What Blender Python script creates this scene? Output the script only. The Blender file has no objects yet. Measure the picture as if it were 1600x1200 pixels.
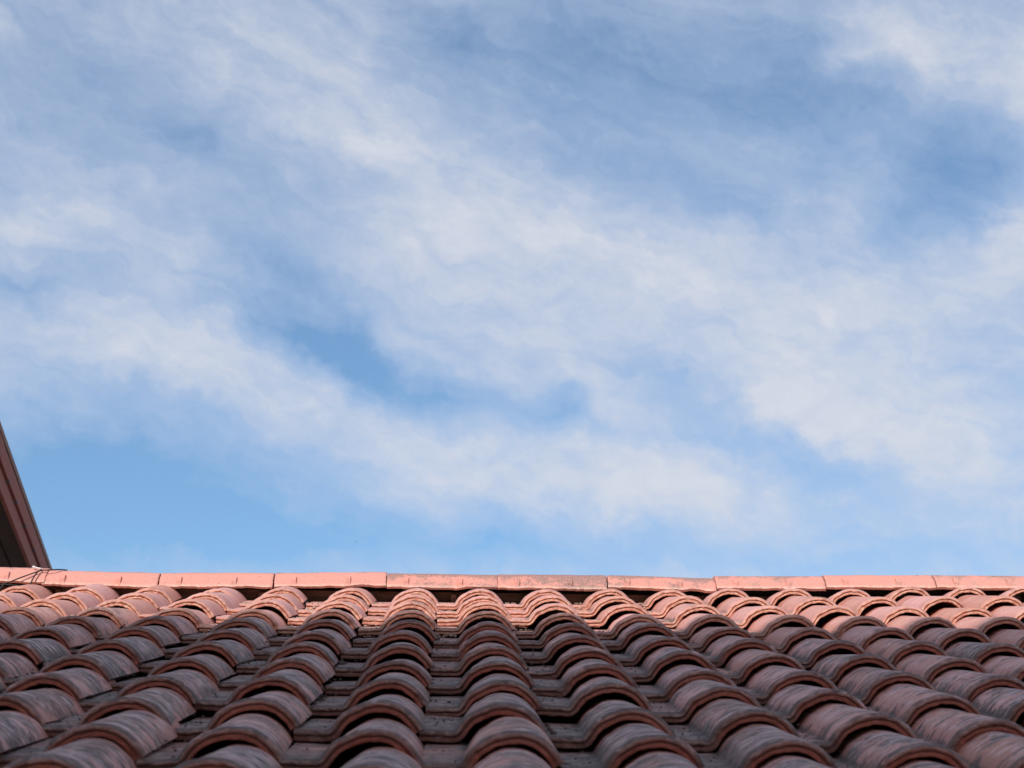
import bpy, bmesh, math, random
import mathutils
from mathutils import Vector, Matrix, noise as mnoise

random.seed(7)
sc = bpy.context.scene
RAD = math.radians
COL = sc.collection

# ------------------------------------------------------------------ camera
CAM_Z = 7.0
cam_d = bpy.data.cameras.new('camera')
cam = bpy.data.objects.new('camera', cam_d)
COL.objects.link(cam)
cR = Vector((0.999126, -0.041623, 0.003862)); cU = Vector((-0.018215, -0.350339, 0.936446)); cF = Vector((0.037625, 0.935698, 0.350791))
m = Matrix(((cR.x, cU.x, -cF.x, 0), (cR.y, cU.y, -cF.y, 0), (cR.z, cU.z, -cF.z, CAM_Z), (0, 0, 0, 1)))
cam.matrix_world = m
cam_d.sensor_width = 36.0
cam_d.lens = 63.0
cam_d.clip_start = 0.05
cam_d.clip_end = 6000
cam_d.dof.use_dof = True
cam_d.dof.focus_distance = 5.55
cam_d.dof.aperture_fstop = 8.5
sc.camera = cam

# ------------------------------------------------------------------ light and exposure
SUN_AZ = 25.0      # degrees the sun stands to the left of straight behind the camera
SUN_EL = 35.0
SUN = Vector((-math.sin(RAD(SUN_AZ)) * math.cos(RAD(SUN_EL)), -math.cos(RAD(SUN_AZ)) * math.cos(RAD(SUN_EL)), math.sin(RAD(SUN_EL))))
SKY_STRENGTH = 0.1
sun_d = bpy.data.lights.new('sun', 'SUN')
sun_d.energy = 4.0
sun_d.angle = RAD(0.53)
sun_d.color = (1.0, 0.95, 0.88)
sun = bpy.data.objects.new('sun', sun_d)
COL.objects.link(sun)
sun.rotation_euler = SUN.to_track_quat('Z', 'Y').to_euler()
sun.location = (-6, -12, 20)
sc.view_settings.view_transform = 'Standard'
sc.view_settings.look = 'None'
sc.view_settings.exposure = 0.0
sc.view_settings.gamma = 1.0
sc.view_settings.use_curve_mapping = False
sc.render.engine = 'CYCLES'
sc.cycles.max_bounces = 6
sc.cycles.diffuse_bounces = 4
try:
    sc.cycles.use_denoising = True
except Exception:
    pass


class NT:
    """small helper to write node graphs as expressions"""
    def __init__(self, tree):
        self.t = tree

    def n(self, kind, **kw):
        nd = self.t.nodes.new(kind)
        for k, v in kw.items():
            setattr(nd, k, v)
        return nd

    def put(self, sock, v):
        if isinstance(v, bpy.types.NodeSocket):
            self.t.links.new(v, sock)
        elif v is not None:
            sock.default_value = v

    def math(self, op, a, b=None, c=None, clamp=False):
        nd = self.n('ShaderNodeMath', operation=op, use_clamp=clamp)
        for i, v in enumerate((a, b, c)):
            if v is not None:
                self.put(nd.inputs[i], v)
        return nd.outputs[0]

    def xyz(self, x, y, z=0.0):
        nd = self.n('ShaderNodeCombineXYZ')
        self.put(nd.inputs[0], x); self.put(nd.inputs[1], y); self.put(nd.inputs[2], z)
        return nd.outputs[0]

    def sep(self, v):
        nd = self.n('ShaderNodeSeparateXYZ')
        self.put(nd.inputs[0], v)
        return nd.outputs

    def vmath(self, op, a, b=None):
        nd = self.n('ShaderNodeVectorMath', operation=op)
        self.put(nd.inputs[0], a)
        if b is not None:
            self.put(nd.inputs[1], b)
        return nd.outputs[0]

    def noise(self, vec, scale, detail=4.0, rough=0.55, dist=0.0, color=False):
        nd = self.n('ShaderNodeTexNoise')
        self.put(nd.inputs['Vector'], vec)
        nd.inputs['Scale'].default_value = scale
        nd.inputs['Detail'].default_value = detail
        nd.inputs['Roughness'].default_value = rough
        nd.inputs['Distortion'].default_value = dist
        return nd.outputs['Color'] if color else nd.outputs['Fac']

    def ramp(self, v, lo, hi, a=0.0, b=1.0, smooth=True):
        nd = self.n('ShaderNodeMapRange', interpolation_type='SMOOTHSTEP' if smooth else 'LINEAR')
        self.put(nd.inputs[0], v)
        for i, q in enumerate((lo, hi, a, b)):
            self.put(nd.inputs[i + 1], q)
        return nd.outputs[0]

    def mix(self, f, a, b, blend='MIX'):
        nd = self.n('ShaderNodeMix', data_type='RGBA', blend_type=blend)
        self.put(nd.inputs[0], f)
        self.put(nd.inputs[6], a if isinstance(a, bpy.types.NodeSocket) else (*a, 1.0))
        self.put(nd.inputs[7], b if isinstance(b, bpy.types.NodeSocket) else (*b, 1.0))
        return nd.outputs[2]


# ------------------------------------------------------------------ sky: Nishita air with thin cirrus banks
world = bpy.data.worlds.new('World')
sc.world = world
world.use_nodes = True
wt = world.node_tree
wt.nodes.clear()
W_ = NT(wt)
sky = W_.n('ShaderNodeTexSky', sky_type='NISHITA')
sky.sun_disc = False
sky.sun_elevation = RAD(SUN_EL)
sky.sun_rotation = RAD(180 + SUN_AZ)
sky.altitude = 100
sky.air_density = 1.0
sky.dust_density = 0.6
sky.ozone_density = 2.0
dirv = W_.n('ShaderNodeTexCoord').outputs['Generated']
sx, sy, sz = W_.sep(dirv)
az = W_.math('MULTIPLY', W_.math('ARCTAN2', sx, sy), 57.29578)
el = W_.math('MULTIPLY', W_.math('ARCSINE', sz), 57.29578)
# soft wandering of the bank outlines
warp = W_.noise(dirv, 7.0, 5.0, 0.6, 0.0, True)
warp = W_.vmath('SUBTRACT', warp, (0.5, 0.5, 0.5))
warp2 = W_.noise(dirv, 28.0, 4.0, 0.6, 0.0, True)
warp2 = W_.vmath('SUBTRACT', warp2, (0.5, 0.5, 0.5))
chart = W_.xyz(az, el, 0.0)
cs = W_.n('ShaderNodeVectorMath', operation='MULTIPLY_ADD')
W_.put(cs.inputs[0], warp); cs.inputs[1].default_value = (3.6, 2.8, 0.0); W_.put(cs.inputs[2], chart)
cs2 = W_.n('ShaderNodeVectorMath', operation='MULTIPLY_ADD')
W_.put(cs2.inputs[0], warp2); cs2.inputs[1].default_value = (2.8, 2.2, 0.0); W_.put(cs2.inputs[2], cs.outputs[0])
chart_w = W_.vmath('MULTIPLY', cs2.outputs[0], (1, 1, 0))
# cloud banks (+) and gaps of clear air (-): azimuth, elevation, half length, half height in degrees, tilt, amount
CLOUDS = [
    (14.81, 28.63, 11.53, 2.95, -17.2, -0.50),
    (6.87, 28.61, 9.64, 4.80, -11.8, -0.38),
    (10.85, 26.23, 10.69, 2.41, -8.2, -0.20),
    (17.36, 25.52, 6.38, 3.35, -5.8, -0.45),
    (6.95, 31.38, 16.39, 3.54, 1.1, -0.28),
    (0.37, 31.43, 4.71, 2.96, 1.0, -0.30),
    (19.17, 26.50, 3.38, 2.34, -6.7, -0.35),
    (-2.96, 21.25, 9.59, 2.45, -26.0, -0.85),
    (-5.72, 23.97, 4.40, 2.63, -16.8, -0.20),
    (-8.02, 22.41, 4.30, 1.61, -11.1, -0.20),
    (3.83, 19.41, 4.77, 1.43, -15.3, -0.60),
    (10.45, 18.35, 6.34, 1.62, -16.3, -0.50),
    (8.18, 20.46, 4.76, 1.63, -11.7, -0.30),
    (-11.58, 17.33, 11.37, 4.57, -5.8, -0.85),
    (-8.16, 15.55, 18.48, 3.20, -1.1, -0.70),
    (1.27, 15.22, 19.00, 1.83, -1.5, -0.50),
    (13.31, 17.11, 4.75, 2.01, -12.9, -0.35),
    (14.41, 15.15, 10.12, 1.79, -10.9, -0.25),
    (11.71, 14.47, 14.34, 1.20, -2.1, -0.30),
    (-9.08, 27.65, 6.66, 2.57, -15.1, -0.35),
    (-13.46, 29.46, 6.55, 3.09, -7.9, -0.20),
    (-4.53, 26.66, 5.85, 2.81, -32.1, -0.20),
    (-14.20, 22.87, 4.54, 1.18, 1.2, -0.35),
    (17.98, 21.09, 5.33, 2.97, -5.2, -0.08),
    (-3.22, 27.73, 11.84, 4.01, -22.6, 0.35),
    (6.76, 24.37, 14.49, 4.06, -13.5, 0.40),
    (-13.97, 24.48, 6.28, 2.56, -1.5, 0.35),
    (-9.44, 24.12, 4.75, 2.40, -25.4, 0.25),
    (-10.88, 20.99, 11.72, 3.40, -7.3, 0.40),
    (0.15, 18.67, 16.39, 3.88, -13.2, 0.45),
    (9.11, 16.57, 9.67, 3.85, -16.7, 0.50),
    (17.06, 17.78, 11.31, 3.77, -16.2, 0.30),
    (11.81, 19.91, 6.37, 2.63, -22.9, 0.30),
    (4.49, 20.53, 5.45, 2.25, -15.5, 0.20),
    (-1.29, 24.16, 5.80, 3.25, -23.5, 0.25),
    (16.06, 30.18, 6.23, 2.33, -20.9, 0.45),
    (20.51, 28.87, 2.97, 3.26, -7.8, 0.35),
    (19.60, 24.68, 4.98, 2.74, 23.4, 0.40),
    (13.91, 25.62, 3.49, 2.39, 15.6, 0.25),
    (-7.59, 31.62, 9.21, 3.11, -0.4, 0.15),
    (15.39, 22.50, 12.68, 4.40, -9.5, 0.30),
    (13.45, 19.21, 11.72, 2.62, -17.3, 0.30),
    (-0.75, 20.50, 7.41, 1.23, -22.8, -0.35),
    (-4.96, 22.19, 5.23, 1.62, -5.3, -0.25),
    (19.85, 25.05, 4.15, 2.93, 23.3, 0.25),
    (16.30, 20.83, 8.71, 3.59, -9.5, 0.15),
    (1.83, 25.84, 6.79, 3.24, -19.6, 0.15),
    (4.50, 22.17, 8.38, 3.06, -10.6, 0.15),
]
acc = None
for (ca, ce, ra, re, tilt, wgt) in CLOUDS:
    mp = W_.n('ShaderNodeMapping', vector_type='TEXTURE')
    W_.put(mp.inputs['Vector'], chart_w)
    mp.inputs['Location'].default_value = (ca, ce, 0)
    mp.inputs['Rotation'].default_value = (0, 0, RAD(tilt))
    mp.inputs['Scale'].default_value = (ra, re, 1)
    g = W_.n('ShaderNodeTexGradient', gradient_type='QUADRATIC_SPHERE')
    W_.put(g.inputs[0], mp.outputs[0])
    acc = W_.math('MULTIPLY_ADD', g.outputs['Fac'], wgt * 1.15, acc if acc is not None else 0.62)
# drawn-out streaks, falling towards the right as in the photograph
mp = W_.n('ShaderNodeMapping', vector_type='TEXTURE')
W_.put(mp.inputs['Vector'], W_.xyz(W_.math('DIVIDE', az, 57.3), W_.math('DIVIDE', el, 57.3), W_.math('MULTIPLY', W_.math('ABSOLUTE', W_.math('DIVIDE', az, 57.3)), 0.1)))
mp.inputs['Rotation'].default_value = (0, 0, RAD(-17))
mp.inputs['Scale'].default_value = (1.0, 0.42, 1.0)
mp.inputs['Location'].default_value = (3.1, 1.7, 0.4)
st1 = W_.noise(mp.outputs[0], 6.5, 8.0, 0.56, 0.9)
st2 = W_.noise(mp.outputs[0], 20.0, 8.0, 0.62, 0.7)
st3 = W_.noise(dirv, 9.0, 9.0, 0.58, 0.4)
nz = W_.math('ADD', W_.math('MULTIPLY', W_.math('SUBTRACT', st1, 0.5), 0.5), W_.math('MULTIPLY', W_.math('SUBTRACT', st2, 0.5), 0.30))
nz = W_.math('ADD', nz, W_.math('MULTIPLY', W_.math('SUBTRACT', st3, 0.5), 0.55))
st4 = W_.noise(mp.outputs[0], 60.0, 7.0, 0.62, 0.5)
st5 = W_.noise(W_.vmath('MULTIPLY', dirv, (1.0, 1.0, 1.7)), 26.0, 8.0, 0.60, 0.9)
mpf = W_.n('ShaderNodeMapping', vector_type='TEXTURE')
W_.put(mpf.inputs['Vector'], W_.vmath('MULTIPLY', chart_w, (0.0174533, 0.0174533, 0.0)))
mpf.inputs['Rotation'].default_value = (0, 0, RAD(-20))
mpf.inputs['Scale'].default_value = (1.0, 0.16, 1.0)
fib = W_.noise(mpf.outputs[0], 9.0, 9.0, 0.68, 0.35)
nz = W_.math('ADD', nz, W_.math('MULTIPLY', W_.math('SUBTRACT', fib, 0.5), 0.85))
nz = W_.math('ADD', nz, W_.math('MULTIPLY', W_.math('SUBTRACT', st4, 0.5), 0.12))
nz = W_.math('ADD', nz, W_.math('MULTIPLY', W_.math('SUBTRACT', st5, 0.5), 0.30))
dens = W_.math('ADD', acc, nz)
fac = W_.ramp(dens, -0.15, 1.15, 0.05, 1.0, False)
air = W_.mix(1.0, sky.outputs[0], (1.08, 1.36, 1.46), 'MULTIPLY')
cloud = W_.mix(W_.ramp(dens, 0.35, 1.1), (5.4, 6.4, 8.3), W_.mix(W_.ramp(st5, .35, .65), (6.3, 6.75, 7.8), (6.85, 7.15, 7.95)))
col = W_.mix(W_.math('MULTIPLY', fac, 0.95), air, cloud)
bg = W_.n('ShaderNodeBackground')
W_.put(bg.inputs[0], col)
bg.inputs[1].default_value = SKY_STRENGTH
wo = W_.n('ShaderNodeOutputWorld')
wt.links.new(bg.outputs[0], wo.inputs[0])
world.cycles.sampling_method = 'MANUAL'
world.cycles.sample_map_resolution = 512


# ------------------------------------------------------------------ materials
def new_mat(name):
    mt = bpy.data.materials.new(name)
    mt.use_nodes = True
    mt.node_tree.nodes.clear()
    g = NT(mt.node_tree)
    b = g.n('ShaderNodeBsdfPrincipled')
    o = g.n('ShaderNodeOutputMaterial')
    mt.node_tree.links.new(b.outputs[0], o.inputs[0])
    return mt, g, b


def bump(g, b, h, strength, dist):
    bp = g.n('ShaderNodeBump')
    bp.inputs['Strength'].default_value = strength
    bp.inputs['Distance'].default_value = dist
    g.put(bp.inputs['Height'], h)
    g.put(b.inputs['Normal'], bp.outputs[0])


def clay_material():
    """weathered terracotta; UV = (metres across, metres up from the lip), object colour r = lichen amount, g = tint, b = clean lip face, painted lighter on the sunlit rows"""
    mt, g, b = new_mat('weathered_clay')
    u, v, _ = g.sep(g.n('ShaderNodeUVMap').outputs[0])
    oi = g.n('ShaderNodeObjectInfo')
    rnd = oi.outputs['Random']
    cr, cg, cb = g.sep(oi.outputs['Color'])
    obj = g.n('ShaderNodeTexCoord').outputs['Object']
    off = g.vmath('MULTIPLY', g.xyz(rnd, rnd, rnd), (71.3, 37.7, 53.1))
    pos = g.vmath('ADD', obj, off)
    uv = g.xyz(u, v, 0.0)
    # rain runs down the sides of the roll: long across, short up the tile
    run = g.vmath('ADD', g.vmath('MULTIPLY', uv, (9.0, 44.0, 1.0)), off)
    sk = g.noise(run, 1.0, 8.0, 0.72, 1.3)
    blot = g.noise(pos, 11.0, 4.0, 0.6, 0.6)
    fine = g.noise(pos, 95.0, 5.0, 0.65)
    grain = g.noise(pos, 420.0, 3.0, 0.6)
    run2 = g.vmath('ADD', g.vmath('MULTIPLY', uv, (26.0, 150.0, 1.0)), off)
    sk2 = g.noise(run2, 1.0, 6.0, 0.7, 0.5)
    # u < 0.065 is the flat pan, crown at u about 0.155
    pan = g.ramp(u, 0.055, 0.095, 1.0, 0.0)
    crown = g.ramp(g.math('ABSOLUTE', g.math('SUBTRACT', u, 0.175)), 0.0, 0.075, 0.10, -0.04)
    d = g.math('ADD', g.math('MULTIPLY', sk, 1.15), g.math('MULTIPLY', blot, 0.95))
    d = g.math('ADD', d, g.math('MULTIPLY', fine, 0.30))
    d = g.math('ADD', d, g.math('MULTIPLY', sk2, 0.36))
    d = g.math('SUBTRACT', d, 0.515)
    d = g.math('ADD', d, g.math('MULTIPLY', pan, 0.15))
    d = g.math('ADD', d, crown)
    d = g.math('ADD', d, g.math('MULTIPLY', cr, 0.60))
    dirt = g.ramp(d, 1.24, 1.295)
    # the strip that used to lie under the next tile stays bare and red
    bare = g.ramp(g.math('ADD', v, g.math('MULTIPLY', blot, 0.016)), 0.292, 0.312)
    bare = g.math('MULTIPLY', bare, g.ramp(pan, 0.2, 0.8, 1.0, 0.4))
    dirt = g.math('MULTIPLY', dirt, g.math('SUBTRACT', 1.0, g.math('MULTIPLY', bare, 0.85)))
    # base clay
    c1 = g.mix(g.ramp(blot, 0.3, 0.7), (0.69, 0.340, 0.295), (0.63, 0.330, 0.315))
    c1 = g.mix(g.math('MULTIPLY', cg, 0.8), c1, (0.55, 0.225, 0.15))
    c1 = g.mix(g.ramp(fine, 0.52, 0.75, 0.0, 0.5), c1, (0.64, 0.40, 0.31))
    c1 = g.mix(g.math('MULTIPLY', bare, 0.8), c1, (0.46, 0.155, 0.10))
    # thin brown run-off, on clean tiles too
    thin = g.ramp(g.math('ADD', g.math('MULTIPLY', sk, 0.9), g.math('MULTIPLY', fine, 0.35)), 0.62, 0.78)
    c1 = g.mix(g.math('MULTIPLY', thin, g.ramp(cr, 0.15, 0.6, 0.62, 0.12)), c1, (0.25, 0.125, 0.11))
    speck = g.ramp(g.noise(pos, 230.0, 3.0, 0.6), 0.64, 0.69)
    c1 = g.mix(g.math('MULTIPLY', speck, 0.7), c1, (0.13, 0.07, 0.06))
    # lichen and soot
    lc = g.mix(g.ramp(g.noise(pos, 30.0, 6.0, 0.75), 0.42, 0.66), (0.056, 0.042, 0.038), (0.33, 0.245, 0.215))
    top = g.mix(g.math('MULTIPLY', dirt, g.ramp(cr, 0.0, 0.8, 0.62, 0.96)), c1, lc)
    # pale crust on some pans
    crust = g.math('MULTIPLY', g.ramp(g.noise(pos, 60.0, 4.0, 0.7), 0.50, 0.62), g.math('MULTIPLY', pan, g.ramp(v, 0.05, 0.0)))
    top = g.mix(g.math('MULTIPLY', crust, 0.7), top, (0.46, 0.37, 0.29))
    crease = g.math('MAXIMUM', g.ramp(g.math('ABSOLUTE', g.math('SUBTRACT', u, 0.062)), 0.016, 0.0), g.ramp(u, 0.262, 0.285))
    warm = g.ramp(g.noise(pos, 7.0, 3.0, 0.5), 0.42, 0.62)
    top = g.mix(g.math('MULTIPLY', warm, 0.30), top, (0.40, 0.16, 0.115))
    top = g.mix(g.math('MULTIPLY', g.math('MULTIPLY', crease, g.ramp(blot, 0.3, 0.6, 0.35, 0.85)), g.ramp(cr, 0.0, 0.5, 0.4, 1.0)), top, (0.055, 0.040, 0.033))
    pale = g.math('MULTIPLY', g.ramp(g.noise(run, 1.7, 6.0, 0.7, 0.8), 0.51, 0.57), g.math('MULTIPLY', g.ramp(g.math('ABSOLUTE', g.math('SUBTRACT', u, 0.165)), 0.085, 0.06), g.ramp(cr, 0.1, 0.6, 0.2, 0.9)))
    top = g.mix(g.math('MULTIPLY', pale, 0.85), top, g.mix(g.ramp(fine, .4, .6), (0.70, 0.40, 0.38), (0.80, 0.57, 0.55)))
    # front face: red clay with brown staining, darker on the rounded outer rim
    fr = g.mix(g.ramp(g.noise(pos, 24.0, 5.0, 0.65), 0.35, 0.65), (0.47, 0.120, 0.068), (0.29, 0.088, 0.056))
    # grooves of the moulded face are darker, the inner ring is the reddest
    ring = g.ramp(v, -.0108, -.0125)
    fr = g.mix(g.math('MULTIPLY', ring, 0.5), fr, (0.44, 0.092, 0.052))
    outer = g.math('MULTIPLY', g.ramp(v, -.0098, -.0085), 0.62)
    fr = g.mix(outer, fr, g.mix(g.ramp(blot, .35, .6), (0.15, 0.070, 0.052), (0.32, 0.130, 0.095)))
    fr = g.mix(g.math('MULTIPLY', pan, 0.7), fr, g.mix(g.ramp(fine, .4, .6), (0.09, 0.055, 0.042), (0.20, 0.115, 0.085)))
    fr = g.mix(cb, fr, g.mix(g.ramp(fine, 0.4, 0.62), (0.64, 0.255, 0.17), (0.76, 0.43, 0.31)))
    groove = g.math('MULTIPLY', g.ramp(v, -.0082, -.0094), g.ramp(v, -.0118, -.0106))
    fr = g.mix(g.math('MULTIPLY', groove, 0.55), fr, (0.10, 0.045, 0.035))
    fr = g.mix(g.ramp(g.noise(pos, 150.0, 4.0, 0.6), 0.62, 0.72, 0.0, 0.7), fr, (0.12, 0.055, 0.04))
    rim = g.ramp(v, -0.0008, 0.004)                       # 0 on the face, 1 on top
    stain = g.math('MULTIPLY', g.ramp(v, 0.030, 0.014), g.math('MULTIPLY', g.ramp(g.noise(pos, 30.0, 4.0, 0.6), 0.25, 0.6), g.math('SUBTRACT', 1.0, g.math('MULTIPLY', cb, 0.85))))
    top = g.mix(g.math('MULTIPLY', stain, 0.85), top, (0.105, 0.062, 0.053))
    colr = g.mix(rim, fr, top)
    worn_highlight = g.math('MULTIPLY', g.ramp(v, -.0062, -.0030), g.ramp(v, .0036, .0014))  # pale worn edge that doubles as a painted highlight along the lip
    colr = g.mix(g.math('MULTIPLY', worn_highlight, g.ramp(fine, 0.40, 0.65, 0.0, 0.55)), colr, (0.52, 0.29, 0.23))
    colr = g.mix(g.ramp(grain, 0.3, 0.7, 0.0, 0.10), colr, (0.7, 0.5, 0.45))
    g.put(b.inputs['Base Color'], colr)
    g.put(b.inputs['Roughness'], g.ramp(fine, 0.3, 0.7, 0.62, 0.82))
    b.inputs['Specular IOR Level'].default_value = 0.35
    hgt = g.math('ADD', g.math('MULTIPLY', fine, 0.6), g.math('ADD', g.math('MULTIPLY', grain, 0.25), g.math('MULTIPLY', sk, 0.5)))
    bump(g, b, g.math('ADD', hgt, g.math('MULTIPLY', dirt, 0.25)), 0.8, 0.0042)
    return mt


def cap_material():
    mt, g, b = new_mat('ridge_clay')
    oi = g.n('ShaderNodeObjectInfo')
    rnd = oi.outputs['Random']
    cr, cg, cb = g.sep(oi.outputs['Color'])
    u, v, _ = g.sep(g.n('ShaderNodeUVMap').outputs[0])      # u along, v = angle share up from the front hem
    obj = g.n('ShaderNodeTexCoord').outputs['Object']
    pos = g.vmath('ADD', obj, g.vmath('MULTIPLY', g.xyz(rnd, rnd, rnd), (31.3, 17.7, 73.1)))
    big = g.noise(pos, 14.0, 5.0, 0.6, 0.4)
    fine = g.noise(pos, 110.0, 6.0, 0.72)
    spots = g.noise(pos, 190.0, 4.0, 0.6)
    c = g.mix(g.ramp(big, 0.35, 0.7), (0.68, 0.285, 0.225), (0.60, 0.29, 0.235))
    c = g.mix(g.ramp(fine, 0.50, 0.72, 0.0, 0.35), c, (0.62, 0.38, 0.30))
    lich = g.math('ADD', g.math('MULTIPLY', big, 0.9), g.math('MULTIPLY', g.ramp(v, 0.10, 0.45), 0.35))
    lich = g.math('ADD', lich, g.math('MULTIPLY', fine, 0.75))
    lich = g.math('SUBTRACT', lich, 0.12)
    lich = g.ramp(g.math('ADD', lich, g.math('MULTIPLY', cr, 0.42)), 1.02, 1.18)
    c = g.mix(g.math('MULTIPLY', lich, 0.72), c, g.mix(g.ramp(spots, .4, .6), (0.15, 0.10, 0.095), (0.36, 0.22, 0.19)))
    c = g.mix(g.math('MULTIPLY', g.ramp(v, 0.28, 0.42), g.ramp(fine, 0.3, 0.6, 0.15, 0.65)), c, (0.12, 0.10, 0.11))
    c = g.mix(g.ramp(spots, 0.62, 0.68, 0.0, 0.8), c, (0.12, 0.07, 0.06))
    c = g.mix(g.math('MULTIPLY', g.ramp(v, 0.06, 0.0), g.ramp(fine, 0.35, 0.6)), c, (0.66, 0.47, 0.37))
    g.put(b.inputs['Base Color'], c)
    b.inputs['Roughness'].default_value = 0.85
    b.inputs['Specular IOR Level'].default_value = 0.25
    bump(g, b, g.math('ADD', fine, g.math('MULTIPLY', big, 0.8)), 0.5, 0.003)
    return mt


def simple_material(name, c1, c2, scale=8.0, rough=0.8, bstr=0.3, bdist=0.004, stretch=(1, 1, 1), spec=0.3):
    mt, g, b = new_mat(name)
    obj = g.n('ShaderNodeTexCoord').outputs['Object']
    rnd = g.n('ShaderNodeObjectInfo').outputs['Random']
    pos = g.vmath('ADD', g.vmath('MULTIPLY', obj, stretch), g.vmath('MULTIPLY', g.xyz(rnd, rnd, rnd), (13.0, 7.0, 29.0)))
    n1 = g.noise(pos, scale, 6.0, 0.62, 0.3)
    n2 = g.noise(pos, scale * 9, 4.0, 0.6)
    f = g.math('ADD', g.math('MULTIPLY', n1, 0.75), g.math('MULTIPLY', n2, 0.25))
    g.put(b.inputs['Base Color'], g.mix(g.ramp(f, 0.34, 0.66), c1, c2))
    b.inputs['Roughness'].default_value = rough
    b.inputs['Specular IOR Level'].default_value = spec
    bump(g, b, f, bstr, bdist)
    return mt


M_CLAY = clay_material()
M_CAP = cap_material()
M_WOOD = simple_material('old_timber', (0.085, 0.045, 0.028), (0.20, 0.115, 0.075), 6.0, 0.85, 0.4, 0.004, (1, 8, 8))
M_DECK = simple_material('roof_underlay', (0.03, 0.024, 0.02), (0.06, 0.045, 0.038), 9.0, 0.95)
M_MORTAR = simple_material('mortar', (0.30, 0.22, 0.17), (0.56, 0.44, 0.34), 40.0, 0.95, 0.6, 0.004)
M_DUST = simple_material('dark_mortar', (0.06, 0.042, 0.035), (0.19, 0.12, 0.10), 40.0, 0.95, 0.6, 0.004)
M_FASCIA = simple_material('brown_pink_paint', (0.34, 0.125, 0.095), (0.40, 0.155, 0.12), 5.0, 0.85, 0.15, 0.002, (6, 0.7, 6), 0.08)
M_SOFFIT = simple_material('dark_brown_boards', (0.055, 0.027, 0.021), (0.10, 0.048, 0.038), 5.0, 0.75, 0.3, 0.003, (6, 0.6, 6))
M_PLASTER = simple_material('ochre_plaster', (0.30, 0.23, 0.17), (0.38, 0.29, 0.21), 1.6, 0.92, 0.3, 0.004)
M_PLASTER2 = simple_material('shade_house_plaster', (0.62, 0.52, 0.42), (0.68, 0.58, 0.47), 1.2, 0.92, 0.3, 0.004)
M_GROUND = simple_material('paving', (0.13, 0.12, 0.11), (0.20, 0.185, 0.17), 0.6, 0.95, 0.3, 0.01)
M_CABLE = simple_material('black_cable', (0.010, 0.010, 0.011), (0.022, 0.021, 0.021), 60.0, 0.55, 0.2, 0.0005)
M_CLIP = simple_material('white_plastic', (0.72, 0.68, 0.64), (0.82, 0.79, 0.76), 60.0, 0.4, 0.1, 0.0005)
M_BIRD = simple_material('dark_feathers', (0.05, 0.05, 0.06), (0.10, 0.10, 0.11), 20.0, 0.8)
M_METAL = simple_material('grey_metal', (0.10, 0.09, 0.09), (0.16, 0.14, 0.14), 30.0, 0.5)
M_GLASS, _g, _b = new_mat('window_glass')
_b.inputs['Base Color'].default_value = (0.03, 0.035, 0.04, 1)
_b.inputs['Roughness'].default_value = 0.08


# ------------------------------------------------------------------ helpers
def link(name, me, parent=None, mat=None):
    o = bpy.data.objects.new(name, me)
    COL.objects.link(o)
    if mat is not None and not me.materials:
        me.materials.append(mat)
    o.parent = parent
    return o


def thing(name, label, cat, loc=(0, 0, 0), group=None):
    o = bpy.data.objects.new(name, None)
    COL.objects.link(o)
    o.location = loc
    o.empty_display_size = 0.3
    o['label'] = label
    o['category'] = cat
    if group:
        o['group'] = group
    return o


def from_bm(bm, name, smooth_angle=None):
    me = bpy.data.meshes.new(name)
    bmesh.ops.recalc_face_normals(bm, faces=bm.faces)
    if smooth_angle is not None:
        for f in bm.faces:
            f.smooth = True
        for e in bm.edges:
            if len(e.link_faces) == 2 and e.calc_face_angle(0) > smooth_angle:
                e.smooth = False
    bm.to_mesh(me)
    bm.free()
    return me


def add_box(bm, c, s, rot=None, bevel=0.0):
    r = bmesh.ops.create_cube(bm, size=1.0)
    vs = r['verts']
    for v in vs:
        v.co = Vector((v.co.x * s[0], v.co.y * s[1], v.co.z * s[2]))
    if bevel > 0:
        es = list({e for v in vs for e in v.link_edges})
        rb = bmesh.ops.bevel(bm, geom=es, offset=bevel, segments=1, affect='EDGES')
        vs = list({v for f in rb['faces'] for v in f.verts} | {v for v in vs if v.is_valid})
    for v in vs:
        if rot is not None:
            v.co = rot @ v.co
        v.co += Vector(c)


def box_mesh(name, c, s, rot=None, bevel=0.0):
    bm = bmesh.new()
    add_box(bm, c, s, rot, bevel)
    return from_bm(bm, name)


def tube_mesh(name, pts, r, seg=8):
    """smooth round cable through pts"""
    P = [Vector(p) for p in pts]
    out = []
    for i in range(len(P) - 1):
        p0 = P[max(i - 1, 0)]; p1 = P[i]; p2 = P[i + 1]; p3 = P[min(i + 2, len(P) - 1)]
        for k in range(6):
            t = k / 6
            out.append(0.5 * ((2 * p1) + (p2 - p0) * t + (2 * p0 - 5 * p1 + 4 * p2 - p3) * t * t + (3 * p1 - p0 - 3 * p2 + p3) * t ** 3))
    out.append(P[-1])
    bm = bmesh.new()
    rings = []
    for i, p in enumerate(out):
        d = (out[min(i + 1, len(out) - 1)] - out[max(i - 1, 0)]).normalized()
        a = d.cross(Vector((0, 0.3, 1))).normalized()
        b2 = d.cross(a)
        rings.append([bm.verts.new(p + (a * math.cos(2 * math.pi * k / seg) + b2 * math.sin(2 * math.pi * k / seg)) * r) for k in range(seg)])
    for i in range(len(rings) - 1):
        for k in range(seg):
            bm.faces.new((rings[i][k], rings[i][(k + 1) % seg], rings[i + 1][(k + 1) % seg], rings[i + 1][k]))
    bm.faces.new(rings[0]); bm.faces.new(rings[-1])
    return from_bm(bm, name, RAD(60))


# ------------------------------------------------------------------ roof frame
SLOPE = RAD(18)
CAM_H = 0.41697            # camera above the plane of the lip crowns


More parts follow.
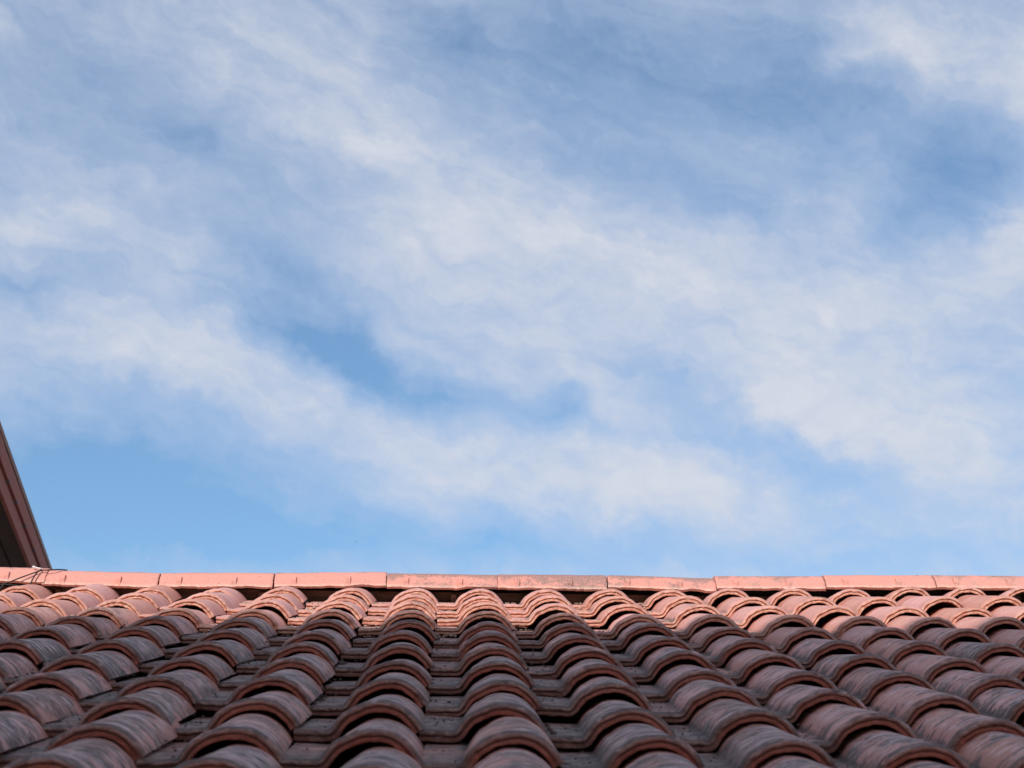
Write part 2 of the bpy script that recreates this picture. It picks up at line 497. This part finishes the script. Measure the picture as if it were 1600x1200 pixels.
def roof_pt(x, s, h):
    """x along the rows, s up the slope, h above the plane of the lip crowns -> world"""
    hh = h - CAM_H
    return Vector((x, s * math.cos(SLOPE) - hh * math.sin(SLOPE), CAM_Z + s * math.sin(SLOPE) + hh * math.cos(SLOPE)))


W = 0.215                  # column pitch
E_ = 0.3219                # row pitch
OX, OY = 0.11811, 6.02037
KDX = [0.0153321, 0.0028997, 0.0033357, -0.0005943, -0.0003346, -0.0011901, -5.34e-05, 1.42e-05, 1.86e-05, 7.39e-05]
KDH = [-0.0025164, 0.0024505, 0.0019171, 0.0001086, -0.0009175, -0.0003008, 7.7e-06, -4.52e-05, 3.99e-05, 1.49e-05]


def poly(k, c, r):
    b = (1, c, r, c * c, c * r, r * r, c ** 3, c * c * r, c * r * r, r ** 3)
    return sum(p * q for p, q in zip(k, b))


def settle(c, r):
    """how the old roof has moved: sideways drift and sag of the tile at column c, row r"""
    z = max(0.25, 1 - r * E_ / OY)
    cc = min(max(c, -7.5 * z), 8.5 * z)
    rr = min(max(r, 0), 11)
    return poly(KDX, cc, rr), poly(KDH, cc, rr)


# ------------------------------------------------------------------ the roof tile
PROFILE = [(-.69, .0), (-.62, .0), (-.54, .0), (-.47, .0), (-.415, -.001), (-.398, .003), (-.385, .016), (-.345, .080), (-.300, .134),
           (-.245, .171), (-.185, .206), (-.12, .232), (-.06, .246), (0, .25), (.06, .246), (.12, .231), (.175, .205), (.225, .170),
           (.268, .128), (.303, .085), (.328, .048), (.345, .020)]


PH_ = 0.94


def cat(P, n):
    out = []
    for i in range(len(P) - 1):
        p0 = P[max(i - 1, 0)]; p1 = P[i]; p2 = P[i + 1]; p3 = P[min(i + 2, len(P) - 1)]
        for k in range(n):
            t = k / n
            out.append(tuple(0.5 * (2 * b_ + (c_ - a_) * t + (2 * a_ - 5 * b_ + 4 * c_ - d_) * t * t + (3 * b_ - a_ - 3 * c_ + d_) * t ** 3)
                             for a_, b_, c_, d_ in zip(p0, p1, p2, p3)))
    out.append(P[-1])
    return out


def tile_mesh(name, seed, length=0.40, chips=(), fat=1.0, nsub=3):
    prof = [(x * W, z * W * PH_) for x, z in cat(PROFILE, nsub)]
    nrm, arc = [], [0.0]
    for i in range(len(prof)):
        a = prof[max(i - 1, 0)]; b_ = prof[min(i + 1, len(prof) - 1)]
        t = Vector((b_[0] - a[0], b_[1] - a[1])).normalized()
        nrm.append((-t.y, t.x))
        if i:
            arc.append(arc[-1] + math.hypot(prof[i][0] - prof[i - 1][0], prof[i][1] - prof[i - 1][1]))
    # loops round the thickness: (offset along normal in mm, distance up from the lip in m, uv v)
    L = length
    top = [(0, y, y) for y in (L, L * .86, L * .72, L * .58, L * .44, L * .30, L * .18, .045, .028)]
    rim = [(0.4, .019, .019), (1.6, .014, .014), (1.5, .009, .009), (-0.8, .0045, .0045), (-3.2, .0012, .0018), (-4.6, .0, -.0014)]
    face = [(-7.6, .0003, -.0076), (-8.6, .0020, -.0086), (-9.2, .0050, -.0092), (-10.8, .0052, -.0108), (-11.6, .0022, -.0116), (-16.0, .0016, -.016), (-18.2, .003, -.018)]
    under = [(-18.6, .012, -.018), (-15.0, .030, -.002), (-11.5, .06, -.002), (-10.5, L * .5, -.002), (-10.0, L, -.002)]
    loops = top + rim + face + under
    x_mid = 0
    bm = bmesh.new()
    uvl = bm.loops.layers.uv.new('UVMap')
    grid = []
    sd = seed * 17.31
    for (off, y, vv) in loops:
        row = []
        for i, ((x, z), (nx, nz)) in enumerate(zip(prof, nrm)):
            taper = 1.0 - 0.035 * (y / 0.4)
            # the roll narrows towards the head of the tile, all on its left flank
            wx = x / W
            wt = max(0.0, min(1.0, (wx + .69) / .24)) * max(0.0, min(1.0, -wx / .26))
            sh = wt * (0.052 * W * min(1.2, y / 0.32) - (0.010 * W if y < .03 else 0.0))
            o = off * 0.001 * (fat if off < 0 else 1)
            edge = 1.0
            px, pz, py = x * (1 - 0.012 * y / 0.4) + sh + nx * o, z * taper + nz * o - 0.25 * W * PH_, y
            # handmade unevenness and worn lip
            q = Vector((x * 14 + sd, y * 9, sd * 0.7))
            pz += 0.0016 * mnoise.noise(q) + 0.0007 * mnoise.noise(q * 4.1)
            if y < 0.03:
                py += 0.0030 * mnoise.noise(Vector((x * 30 + sd, 3.3, sd))) + 0.0020 * mnoise.noise(Vector((x * 110, off * .2, sd)))
                pz += 0.0013 * mnoise.noise(Vector((x * 80, off * .3, sd + 9)))
            for (cx, cw, depth) in chips:
                t = abs(x - cx) / cw
                if t < 1 and y < depth * 1.5:
                    k = (1 - t * t) * (0.75 + 0.5 * mnoise.noise(Vector((x * 160, sd, 2))))
                    py = max(py, depth * k * (0.6 + 0.4 * min(1, abs(off) / 14)))
                    if off > -6:
                        pz -= 0.004 * k * (1 - y / (depth * 1.5))
            row.append(bm.verts.new((px, py, pz)))
        grid.append(row)

    def face_(vs, uvs):
        try:
            f = bm.faces.new(vs)
        except ValueError:
            return
        for lp, q in zip(f.loops, uvs):
            lp[uvl].uv = q
    n = len(prof)
    for j in range(len(loops) - 1):
        va, vb = loops[j][2], loops[j + 1][2]
        for i in range(n - 1):
            face_((grid[j][i], grid[j][i + 1], grid[j + 1][i + 1], grid[j + 1][i]),
                  ((arc[i], va), (arc[i + 1], va), (arc[i + 1], vb), (arc[i], vb)))
    # end grain at left edge, right edge and the upper end: strips between top and underside
    nt = len(loops)
    for i in (0, n - 1):
        a, b_ = 0, nt - 1
        while b_ - a > 1:
            # walk both sides inwards, pairing by distance from the lip
            ya, yb = loops[a + 1][1], loops[b_ - 1][1]
            if ya >= yb:
                face_((grid[a][i], grid[a + 1][i], grid[b_][i]), ((arc[i], .02), (arc[i], .02), (arc[i], .02)))
                a += 1
            else:
                face_((grid[a][i], grid[b_][i], grid[b_ - 1][i]), ((arc[i], .02), (arc[i], .02), (arc[i], .02)))
                b_ -= 1
    for i in range(n - 1):
        face_((grid[0][i], grid[nt - 1][i], grid[nt - 1][i + 1], grid[0][i + 1]), ((arc[i], -.002),) * 4)
    me = from_bm(bm, name, RAD(48))
    me.materials.append(M_CLAY)
    return me


TILES = [tile_mesh('tile_a', 1, chips=((.07, .006, .004),)), tile_mesh('tile_b', 2, chips=((-.045, .012, .004), (.02, .004, .003))), tile_mesh('tile_c', 3, chips=((-.02, .006, .006),)),
         tile_mesh('tile_d', 4, fat=0.94), tile_mesh('tile_e', 5, chips=((.045, .010, .005), (-.11, .012, .006)), fat=1.05),
         tile_mesh('tile_f', 6, chips=((.008, .02, .009),)), tile_mesh('tile_g', 7, chips=((.065, .008, .010),)), tile_mesh('tile_h', 8, fat=1.04, chips=((-.075, .018, .007), (.072, .010, .012)))]
CUT = [tile_mesh('cut_tile_a', 11, .235), tile_mesh('cut_tile_b', 12, .235, chips=((.01, .012, .005),)), tile_mesh('cut_tile_c', 13, .235),
       tile_mesh('cut_tile_d', 14, .235, chips=((-.085, .014, .010),))]

R_SLOPE = Matrix.Rotation(SLOPE, 3, 'X')
TILT = -0.0755

house = thing('tiled_house', 'house under a wavy terracotta tile roof, sunlit along the ridge and shaded below', 'house', (0.2, 3.6, 0))
HOUSE_INV = Matrix.Translation(-house.location)


def place(o, x, s, h, rx=0.0, ry=0.0, rz=0.0):
    rot = R_SLOPE @ Matrix.Rotation(rz, 3, 'Z') @ Matrix.Rotation(ry, 3, 'Y') @ Matrix.Rotation(rx, 3, 'X')
    mw = Matrix.Translation(roof_pt(x, s, h)) @ rot.to_4x4()
    o.matrix_world = mw
    o.parent = house
    o.matrix_parent_inverse = Matrix.Identity(4)
    o.matrix_basis = HOUSE_INV @ mw


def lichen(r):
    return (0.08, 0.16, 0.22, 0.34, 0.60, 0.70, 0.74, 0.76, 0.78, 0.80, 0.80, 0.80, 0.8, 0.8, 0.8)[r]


def tile_state(c, r, rg):
    dx, dh = settle(c, r)
    x = OX + c * W + dx + rg.gauss(0, .0028)
    s = OY - r * E_ + rg.gauss(0, .006)
    if r == 0:                     # the top course runs closer under the ridge towards the right
        s += .012 * max(0, min(c, 9) - 1)
        dh -= .0009 * max(0, min(c, 9) - 1)
    rx = TILT + .002 + rg.gauss(0, .008)
    h = dh + rg.gauss(0, .0016)
    if r == 0:                     # the cut top course lies propped up towards the right
        rx -= max(-.03, dh) / .27
    ry = rg.gauss(0, .018)
    rz = rg.gauss(0, .015)
    return x, s, h, rx, ry, rz


rg = random.Random(21)
for r in range(0, 13):
    for c in range(-10, 12):
        x, s, h, rx, ry, rz = tile_state(c, r, rg)
        vis = 8.6 * (1 - r * E_ / OY) + 1.8
        rr1, rr2, rr3, rr4 = rg.random(), rg.random(), rg.random(), rg.random()
        if abs(c - 0.4) > max(vis, 5.4):
            continue
        me = (CUT if r == 0 else TILES)[int(rr1 * (4 if r == 0 else 8)) % (4 if r == 0 else 8)]
        o = link('roof_tile', me)
        place(o, x, s, h, rx, ry, rz)
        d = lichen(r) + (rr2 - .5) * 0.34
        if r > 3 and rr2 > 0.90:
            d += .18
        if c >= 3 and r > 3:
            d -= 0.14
        lit_clean = (1.0, 1.0, 0.9, 0.45, 0.12)[r] if r < 5 else 0.0  # clean lips; the sunlit rows also get a painted lighter face
        o.color = (max(0.0, min(1.0, d)), rr3, min(1, max(0, lit_clean + (rr4 - .5) * .2)), 1)

# the edges of the roof outside the picture: the same tiles, joined into one part
bm = bmesh.new()
uvl = bm.loops.layers.uv.new('UVMap')
rg = random.Random(5)
low = tile_mesh('tile_far', 9, nsub=1)
lowc = tile_mesh('tile_far_cut', 9, .235, nsub=1)
for r in range(0, 15):
    for c in range(-15, 17):
        vis = 8.6 * (1 - r * E_ / OY) + 1.8
        if r < 13 and -10 <= c <= 11 and abs(c - 0.4) <= max(vis, 5.4):
            continue
        x, s, h, rx, ry, rz = tile_state(c, r, rg)
        mw = HOUSE_INV @ Matrix.Translation(roof_pt(x, s, h)) @ (R_SLOPE @ Matrix.Rotation(rz, 3, 'Z') @ Matrix.Rotation(ry, 3, 'Y') @ Matrix.Rotation(rx, 3, 'X')).to_4x4()
        k = len(bm.verts)
        bm.from_mesh(lowc if r == 0 else low)
        bm.verts.ensure_lookup_table()
        for v in bm.verts[k:]:
            v.co = mw @ v.co
me = bpy.data.meshes.new('outer_roof_tiles')
bm.to_mesh(me); bm.free()
o = link('outer_roof_tiles', me, house, M_CLAY)
o.color = (0.6, 0.5, 0.0, 1)
o['kind'] = 'stuff'

# ------------------------------------------------------------------ ridge tiles
RC_S, RC_R = 6.29, 0.103       # ridge axis and radius
UPANG = math.pi / 2 - SLOPE    # direction of true up seen in the (s, h) frame


def ridge_mesh(name, seed, length, chips=(), front=72):
    """half-round ridge tile along +x from x=0; wide right end laps over the next one; two small nibs on the face"""
    nx, na = 40, 34
    span = RAD(79); span_f = RAD(front)
    thick = 0.013
    bm = bmesh.new()
    uvl = bm.loops.layers.uv.new('UVMap')
    sd = seed * 7.7
    xs = [length * i / nx for i in range(nx + 1)]
    xs[0:1] = [0.0, 0.003]
    xs[-1:] = [length - .0030, length]
    ribs = (0.175 * length, 0.66 * length)
    for rb in ribs:
        xs += [rb - .0090, rb - .0078, rb + .0078, rb + .0090]
    xs = sorted(xs)
    outer, inner, us, vsn = [], [], [], []
    for x in xs:
        t = x / length
        R0 = RC_R - .009 + 0.004 * t 
        if x < .0025 or x > length - .0025:
            R0 -= .0018
        ro, ri = [], []
        for k in range(na + 1):
            ft = k / na
            ang = UPANG + span_f + (-span_f - span) * ft       # front hem first
            # slightly flattened flanks
            flat = 1.0 - 0.028 * math.cos(2 * (ang - UPANG) * 1.35 - math.pi) * (1 if abs(ang - UPANG) > .35 else .4)
            R1 = R0 * flat
            q = Vector((x * 11 + sd, ft * 6, sd))
            R1 += .0016 * mnoise.noise(q) + .0008 * mnoise.noise(q * 5)
            hem = 0.0
            if ft < .02 or ft > .98:
                hem = .0035 * mnoise.noise(Vector((x * 22 + sd, 1, sd))) + .0018 * mnoise.noise(Vector((x * 90 + sd, 2, sd)))
                for (cx, cw, dp) in chips:
                    tt = abs(x - cx) / cw
                    if tt < 1 and ft < .02:
                        hem += dp * (1 - tt * tt)
            for rb in ribs:
                if abs(x - rb) < .0085 and .03 < ft < .16:
                    R1 += .0085 * (1 if ft > .06 else .6)
            a2 = ang - hem / R1
            xx = x
            if x > length - .004 or x < .004:
                xx += .0020 * mnoise.noise(Vector((ft * 14, sd, 4))) + .0012 * mnoise.noise(Vector((ft * 50, sd, 4)))
            ro.append(bm.verts.new((xx, math.cos(a2) * R1, math.sin(a2) * R1)))
            ri.append(bm.verts.new((xx, math.cos(a2) * (R0 * flat - thick), math.sin(a2) * (R0 * flat - thick))))
        outer.append(ro); inner.append(ri); us.append(x)

    def f(vs, uv):
        fc = bm.faces.new(vs)
        for lp, q in zip(fc.loops, uv):
            lp[uvl].uv = q
    for i in range(len(xs) - 1):
        for k in range(na):
            a, b_ = k / na, (k + 1) / na
            uv = ((us[i], a), (us[i + 1], a), (us[i + 1], b_), (us[i], b_))
            f((outer[i][k], outer[i + 1][k], outer[i + 1][k + 1], outer[i][k + 1]), uv)
            f((inner[i][k + 1], inner[i + 1][k + 1], inner[i + 1][k], inner[i][k]), uv)
        for k in (0, na):
            f((outer[i][k], inner[i][k], inner[i + 1][k], outer[i + 1][k]), ((us[i], .02),) * 4)
    for i in (0, len(xs) - 1):
        for k in range(na):
            f((outer[i][k], outer[i][k + 1], inner[i][k + 1], inner[i][k]), ((us[i], .1),) * 4)
    me = from_bm(bm, name, RAD(35))
    me.materials.append(M_CAP)
    return me


# (left x, right x, crown height left, crown height right, lichen, chips)
RIDGE = [(-2.51, -2.135, .024, .027, .3, ()), (-2.135, -1.745, .024, .030, .3, ()),
         (-1.745, -1.352, .0330, .0285, .30, ()), (-1.366, -.9715, .0215, .0175, .0, ()), (-.966, -.576, .0185, .0245, .02, ()),
         (-.571, -.1855, .0240, .0330, .22, ((.30, .05, .006),)), (-.186, .1985, .0290, .0275, .85, ((.33, .09, .012),)),
         (.1995, .5790, .0300, .0310, .95, ()), (.5815, .959, .0325, .0260, .75, ((.30, .04, .006),)), (.961, 1.343, .0340, .0385, .55, ()),
         (1.346, 1.731, .0430, .0480, .15, ()), (1.734, 2.124, .0480, .0500, .45, ()), (2.127, 2.52, .048, .052, .4, ()), (2.52, 2.91, .049, .052, .3, ()),
         (-2.90, -2.51, .024, .027, .3, ()), (-3.29, -2.90, .024, .027, .3, ()), (2.91, 3.3, .049, .052, .3, ()), (3.3, 3.66, .049, .052, .3, ())]
rg = random.Random(3)
for i, (xa, xb, ha, hb, li, ch) in enumerate(RIDGE):
    ln = xb - xa - (.0012 if i != 2 else .004)
    o = link('ridge_tile', ridge_mesh('ridge_tile', i + 1, ln, ch, 72 if xa < .3 else 68))
    tilt = math.atan2(hb - ha - .004, xb - xa)
    # the mesh's crown (steepest tangent to the view) sits about RC_R above its axis
    hc0 = ha - (RC_R - .009) * 1.011
    place(o, xa - .002, RC_S, hc0 + .0, 0.0, -tilt, 0.0)
    o.color = (li, rg.random(), 0, 1)

# timber under the ridge and the filler added behind the gaps


def roof_box(name, x0, x1, s0, s1, h0, h1, mat, bev=0.0):
    me = box_mesh(name, (0, 0, 0), (x1 - x0, s1 - s0, h1 - h0), None, bev)
    me.materials.append(mat)
    o = link(name, me)
    place(o, (x0 + x1) / 2, (s0 + s1) / 2, (h0 + h1) / 2)
    return o


roof_box('ridge_board', -3.2, 3.6, 6.285, 6.31, -.24, -.035, M_WOOD)
rg = random.Random(9)
for i, xx in enumerate([-2.6, -1.95, -1.32, -.62, .045, .76, 1.39, 2.07, 2.7]):
    roof_box('ridge_strut', xx - .010, xx + .010, 6.262, 6.284, -.16, -.040, M_WOOD, .002)
roof_box('roof_deck', -3.2, 3.65, 1.30, 6.284, -.185, -.160, M_DECK)
for r in range(14):
    roof_box('tile_batten', -3.19, 3.64, OY - r * E_ + .335, OY - r * E_ + .365, -.159, -.118, M_WOOD) if r else None
# dark filler added inside the ridge to block light through the joints
bm = bmesh.new()
ring0 = []
for xx in (-3.2, 3.6):
    ring0.append([bm.verts.new((xx, math.cos(UPANG + a) * .080, math.sin(UPANG + a) * .080)) for a in [RAD(q_) for q_ in range(-60, 61, 10)]] + [bm.verts.new((xx, math.cos(UPANG) * .055, math.sin(UPANG) * .055))])
nn = len(ring0[0])
for k in range(nn):
    bm.faces.new((ring0[0][k], ring0[0][(k + 1) % nn], ring0[1][(k + 1) % nn], ring0[1][k]))
bm.faces.new(ring0[0]); bm.faces.new(ring0[1])
me = from_bm(bm, 'added_ridge_gap_filler')
me.materials.append(M_DECK)
o = link('added_ridge_gap_filler', me)
place(o, 0, RC_S, -.073, 0.0, -.0085, 0.0)
# far side of the roof, behind the ridge
bk = box_mesh('rear_roof_slope', (0, 0, 0), (6.85, 3.9, .06))
bk.materials.append(M_CLAY)
o = link('rear_roof_slope', bk)
ridge_w = roof_pt(0.22, 6.32, -.11)
rotb = Matrix.Rotation(-SLOPE, 3, 'X')
mw = Matrix.Translation(ridge_w + rotb @ Vector((0, 1.97, 0))) @ rotb.to_4x4()
o.parent = house; o.matrix_basis = HOUSE_INV @ mw
o.color = (.5, .5, 0, 1)
# walls of the house
p_lo = roof_pt(0, 1.55, -.2)
back_y = ridge_w.y + 3.4
me = box_mesh('wall', (0.2 - .2, (p_lo.y + back_y) / 2 - 3.6, p_lo.z / 2 - .05), (6.3, back_y - p_lo.y, p_lo.z - .1))
link('wall', me, house, M_PLASTER)
bm = bmesh.new()                     # gables
for xx in (-3.148, 3.148):
    vs = []
    for (yy, zz) in ((p_lo.y, p_lo.z - .099), (back_y, p_lo.z - .099), (ridge_w.y, ridge_w.z - .10)):
        vs.append((yy - 3.6, zz))
    a = [bm.verts.new((xx - .002 * (1 if xx > 0 else -1) * 0, y, z)) for y, z in vs]
    b_ = [bm.verts.new((xx - math.copysign(.2, xx), y, z)) for y, z in vs]
    bm.faces.new(a); bm.faces.new(b_)
    for k in range(3):
        bm.faces.new((a[k], a[(k + 1) % 3], b_[(k + 1) % 3], b_[k]))
link('gable_wall', from_bm(bm, 'gable_wall'), house, M_PLASTER)

# crumbs of mortar and grit on the pans and along the roll edges
def crumbs(name, mat, n, seed, where):
    bm = bmesh.new()
    q = random.Random(seed)
    for _ in range(n):
        (x, s, h, rad) = where(q)
        if x is None:
            continue
        p = HOUSE_INV @ roof_pt(x, s, h)
        r = bmesh.ops.create_icosphere(bm, subdivisions=1, radius=rad)
        sc_ = Vector((q.uniform(.7, 1.5), q.uniform(.7, 1.3), q.uniform(.5, .9)))
        for v in r['verts']:
            j = 1 + q.uniform(-.25, .25)
            v.co = Vector((v.co.x * sc_.x * j, v.co.y * sc_.y * j, v.co.z * sc_.z * j)) + p
    o = link(name, from_bm(bm, name), house, mat)
    o['kind'] = 'stuff'


def on_pan(q, rows=(0, 1, 2, 3), zoff=.0):
    r = q.choice(rows); c = q.randint(-10, 10)
    dx, dh = settle(c, r)
    y = abs(q.gauss(0, .02))
    x = OX + c * W + dx + q.uniform(-.66, -.43) * W
    return x, OY - r * E_ + y + .004, dh - .0502 - .076 * y + zoff, q.uniform(.0012, .0036)


def under_edge(q):
    r = q.choice((0, 1, 2, 3, 3, 4, 4, 5, 6, 7, 8, 9)); c = q.randint(-9, 8)
    dx, dh = settle(c, r)
    if mnoise.noise(Vector((c * 3.1, r * 2.3, 5))) < -.05 and r > 3:
        return None, 0, 0, 0
    y = q.uniform(.004, .30)
    x = OX + c * W + dx + q.uniform(.315, .385) * W
    return x, OY - r * E_ + y, dh - .0525 - .076 * y + q.uniform(-.003, .004), q.uniform(.002, .0055)


crumbs('mortar_crumbs', M_MORTAR, 900, 11, on_pan)
crumbs('edge_bedding', M_DUST, 3200, 12, under_edge)


def under_lip(q):
    r = q.choice((0, 1, 2, 3)); c = q.randint(-10, 10)
    dx, dh = settle(c, r)
    x = OX + c * W + dx + q.uniform(-.66, -.42) * W
    return x, OY - r * E_ + q.uniform(.001, .012), dh - .071 + q.uniform(-.004, .006), q.uniform(.0025, .006)


def shade_pan(q):
    x, s_, h, rad = on_pan(q, (4, 5, 6, 7, 8, 9, 10))
    return x, s_ + q.uniform(0, .2), h, rad * .8


crumbs('roof_grit', M_DUST, 1400, 14, shade_pan)
crumbs('lip_bedding', M_MORTAR, 1500, 13, under_lip)

# ------------------------------------------------------------------ cable on the ridge
cable = thing('cable', 'thin black cable looped round the left end of the ridge with a white plastic clip', 'cable', tuple(roof_pt(-1.42, 6.22, .02)))


def cable_part(name, pts, r, mat, seg=8):
    w = [roof_pt(*p) - cable.location for p in pts]
    return link(name, tube_mesh(name, w, r, seg), cable, mat)


cable_part('strand', [(-1.80, 6.190, -.030), (-1.5281, 6.190, -.0240), (-1.4864, 6.192, -.0196), (-1.4313, 6.208, .0022), (-1.3755, 6.240, .0232), (-1.352, 6.247, .0250), (-1.335, 6.253, .0262), (-1.318, 6.270, .0262), (-1.30, 6.31, .022)], .0023, M_CABLE)
cable_part('strand', [(-1.3755, 6.247, .0268), (-1.3825, 6.229, .0195), (-1.3887, 6.215, .009), (-1.3945, 6.198, -.0086), (-1.3978, 6.186, -.0255), (-1.398, 6.185, -.033)], .0023, M_CABLE)
cable_part('strand', [(-1.4864, 6.189, -.0215), (-1.4265, 6.186, -.0265), (-1.3978, 6.185, -.0290), (-1.3618, 6.184, -.0325)], .0021, M_CABLE)
cable_part('strand', [(-1.4850, 6.188, -.0200), (-1.4969, 6.178, -.0370), (-1.505, 6.170, -.046)], .0032, M_CABLE)
cable_part('clip', [(-1.404, 6.262, .0335), (-1.398, 6.258, .0330), (-1.386, 6.252, .0312), (-1.374, 6.246, .0300)], .0022, M_CLIP)
cable_part('clip_head', [(-1.407, 6.264, .0345), (-1.400, 6.260, .0340)], .0040, M_CLIP)

# ------------------------------------------------------------------ neighbouring house, upper left
PA = Vector((-2.393, 9.23, 0)); PB = Vector((-2.741, 12.438, 0))
ed = (PB - PA).normalized()                     # along the eave, away from the camera
inn = Vector((-ed.y, ed.x, 0))                  # towards the wall (left)
if inn.x > 0:
    inn = -inn
EZ = CAM_Z + 3.145
n0 = PA - ed * 2.05
nb = thing('neighbour_house', 'neighbouring house at the left edge, its brown eave and dark soffit rising above the ridge', 'house', (n0.x, n0.y, 0))
nrot = Matrix((ed, inn, Vector((0, 0, 1)))).transposed()     # local x along, y inwards, z up
nb_len = 9.0


def nbox(name, x0, x1, y0, y1, z0, z1, mat, bev=.0, off=(0, 0, 0)):
    me = box_mesh(name, ((x0 + x1) / 2, (y0 + y1) / 2, (z0 + z1) / 2), (x1 - x0, y1 - y0, z1 - z0), None, bev)
    me.materials.append(mat)
    o = link(name, me, nb)
    o.matrix_basis = nrot.to_4x4()
    return o


# upper fascia boards end to end, the lower board set back, a seam between
for (a, b_, up) in ((0.0, 2.28, .004), (2.284, 3.90, 0), (3.904, 6.4, 0), (6.404, nb_len, 0)):
    nbox('fascia_board', a, b_, 0.0 - up * .4, .030, EZ - .108, EZ + up, M_FASCIA, .003)
for (a, b_) in ((0.0, 3.3), (3.303, nb_len)):
    nbox('lower_fascia_board', a, b_, .016, .040, EZ - .215, EZ - .1135, M_FASCIA, .003)
for k in range(8):
    y0 = .042 + k * .118
    nbox('soffit_plank', 0.01, nb_len, y0, y0 + .111, EZ - .190 - (.004 if k % 2 else 0), EZ - .168, M_SOFFIT, .003)
for k, xx in enumerate((2.62, 3.05, 3.55, 4.1, 4.7, 5.15)):
    nbox('fixing', xx, xx + .028, -.006, .018, EZ - .118, EZ - .104, M_METAL, .002)
nbox('wall', 0.12, nb_len - .1, .98, 6.0, 0, EZ - .17, M_PLASTER2)
# tiled roof rising away from the eave
bm = bmesh.new()
for k in range(11):
    a = RAD(20)
    y0 = -.02 + k * .36
    c = Vector((nb_len / 2, y0 * math.cos(a) + .22, EZ + .045 + y0 * math.sin(a) + .06))
    add_box(bm, c, (nb_len, .42, .022), Matrix.Rotation(a - .05, 3, 'X'))
o = link('roof', from_bm(bm, 'roof'), nb, M_CLAY)
o.matrix_basis = nrot.to_4x4()
o.color = (.4, .4, .2, 1)

# ------------------------------------------------------------------ unseen taller house behind the camera, shaped to shade the lower tiles and spare skylight
S0 = roof_pt(-1.1, 5.035, 0); S1 = roof_pt(1.7, 5.115, 0)
EAVE_Y = -5.0
def up_sun(p):
    t = (p.y - EAVE_Y) / (-SUN.y)
    return p + SUN * t
A1 = up_sun(S0); B1 = up_sun(S1)
# level eave whose shadow runs through the middle of that line, turned so that the shadow keeps its slant
nrm_r = Vector((0, -math.sin(SLOPE), math.cos(SLOPE)))
best = None
for k in range(-400, 401):
    ph = RAD(k * .05)
    dv = Vector((math.cos(ph), math.sin(ph), 0))
    pr_ = dv - SUN * (dv.dot(nrm_r) / SUN.dot(nrm_r))
    ss = Vector((0, math.cos(SLOPE), math.sin(SLOPE))).dot(pr_) / pr_.x
    e_ = abs(ss - .08 / 2.8)
    if best is None or e_ < best[0]:
        best = (e_, ph)
PH = best[1]
mid = up_sun((S0 + S1) / 2)
th = thing('shade_house', 'tall narrow cream plaster house unseen behind the viewpoint, shaped so its flat eave shades the lower tiles', 'house', (mid.x, mid.y, 0))
th.rotation_euler = (0, 0, PH)
TZ = mid.z
def tbox(name, x0, x1, y0, y1, z0, z1, mat, parent=th, bev=.0):
    me = box_mesh(name, ((x0 + x1) / 2, (y0 + y1) / 2, (z0 + z1) / 2), (x1 - x0, y1 - y0, z1 - z0), None, bev)
    me.materials.append(mat)
    return link(name, me, parent)
tbox('eave', -4.4, 6.0, -7.5, 0.0, TZ - .16, TZ, M_FASCIA)
tbox('wall', -4.2, 5.8, -7.1, -.42, 0, TZ - .16, M_PLASTER2)  # pale plaster chosen to bounce warm light onto the tiles
for k in range(5):
    for zz in (1.2, 4.2, 10.4):
        if zz + 1.5 > TZ - .5:
            continue
        x0 = -3.6 + k * 1.95
        f = tbox('window', x0, x0 + 1.1, -.50, -.385, zz, zz + 1.5, M_FASCIA)
        tbox('pane', x0 + .07, x0 + 1.03, -.383, -.375, zz + .07, zz + 1.43, M_GLASS, f)

# ------------------------------------------------------------------ ground and a far bird
me = box_mesh('ground', (0, 0, -.1), (4000, 4000, .2))
g_ = link('ground', me, None, M_GROUND)
g_['kind'] = 'structure'

bm = bmesh.new()
r = bmesh.ops.create_uvsphere(bm, u_segments=10, v_segments=6, radius=1)
for v in r['verts']:
    v.co = Vector((v.co.x * .045, v.co.y * .14 * (1 - .3 * v.co.y), v.co.z * .045))
for sgn in (-1, 1):
    P = [(.02 * sgn, .05, .02), (.16 * sgn, .07, .10), (.30 * sgn, .0, .09), (.15 * sgn, -.03, .09), (.02 * sgn, -.05, .02)]
    a = [bm.verts.new(p) for p in P]
    b_ = [bm.verts.new((p[0], p[1], p[2] + .01)) for p in P]
    bm.faces.new(a); bm.faces.new(b_)
    for k in range(5):
        bm.faces.new((a[k], a[(k + 1) % 5], b_[(k + 1) % 5], b_[k]))
bird = link('bird', from_bm(bm, 'bird'), None, M_BIRD)
bird.location = Vector((-0.04747807, 0.97021491, 0.26784767)) * 330 + Vector((0, 0, CAM_Z))
bird.rotation_euler = (0.5, 0.2, 1.35)
bird['label'] = 'tiny far bird flying low in the blue sky above the ridge'
bird['category'] = 'bird'
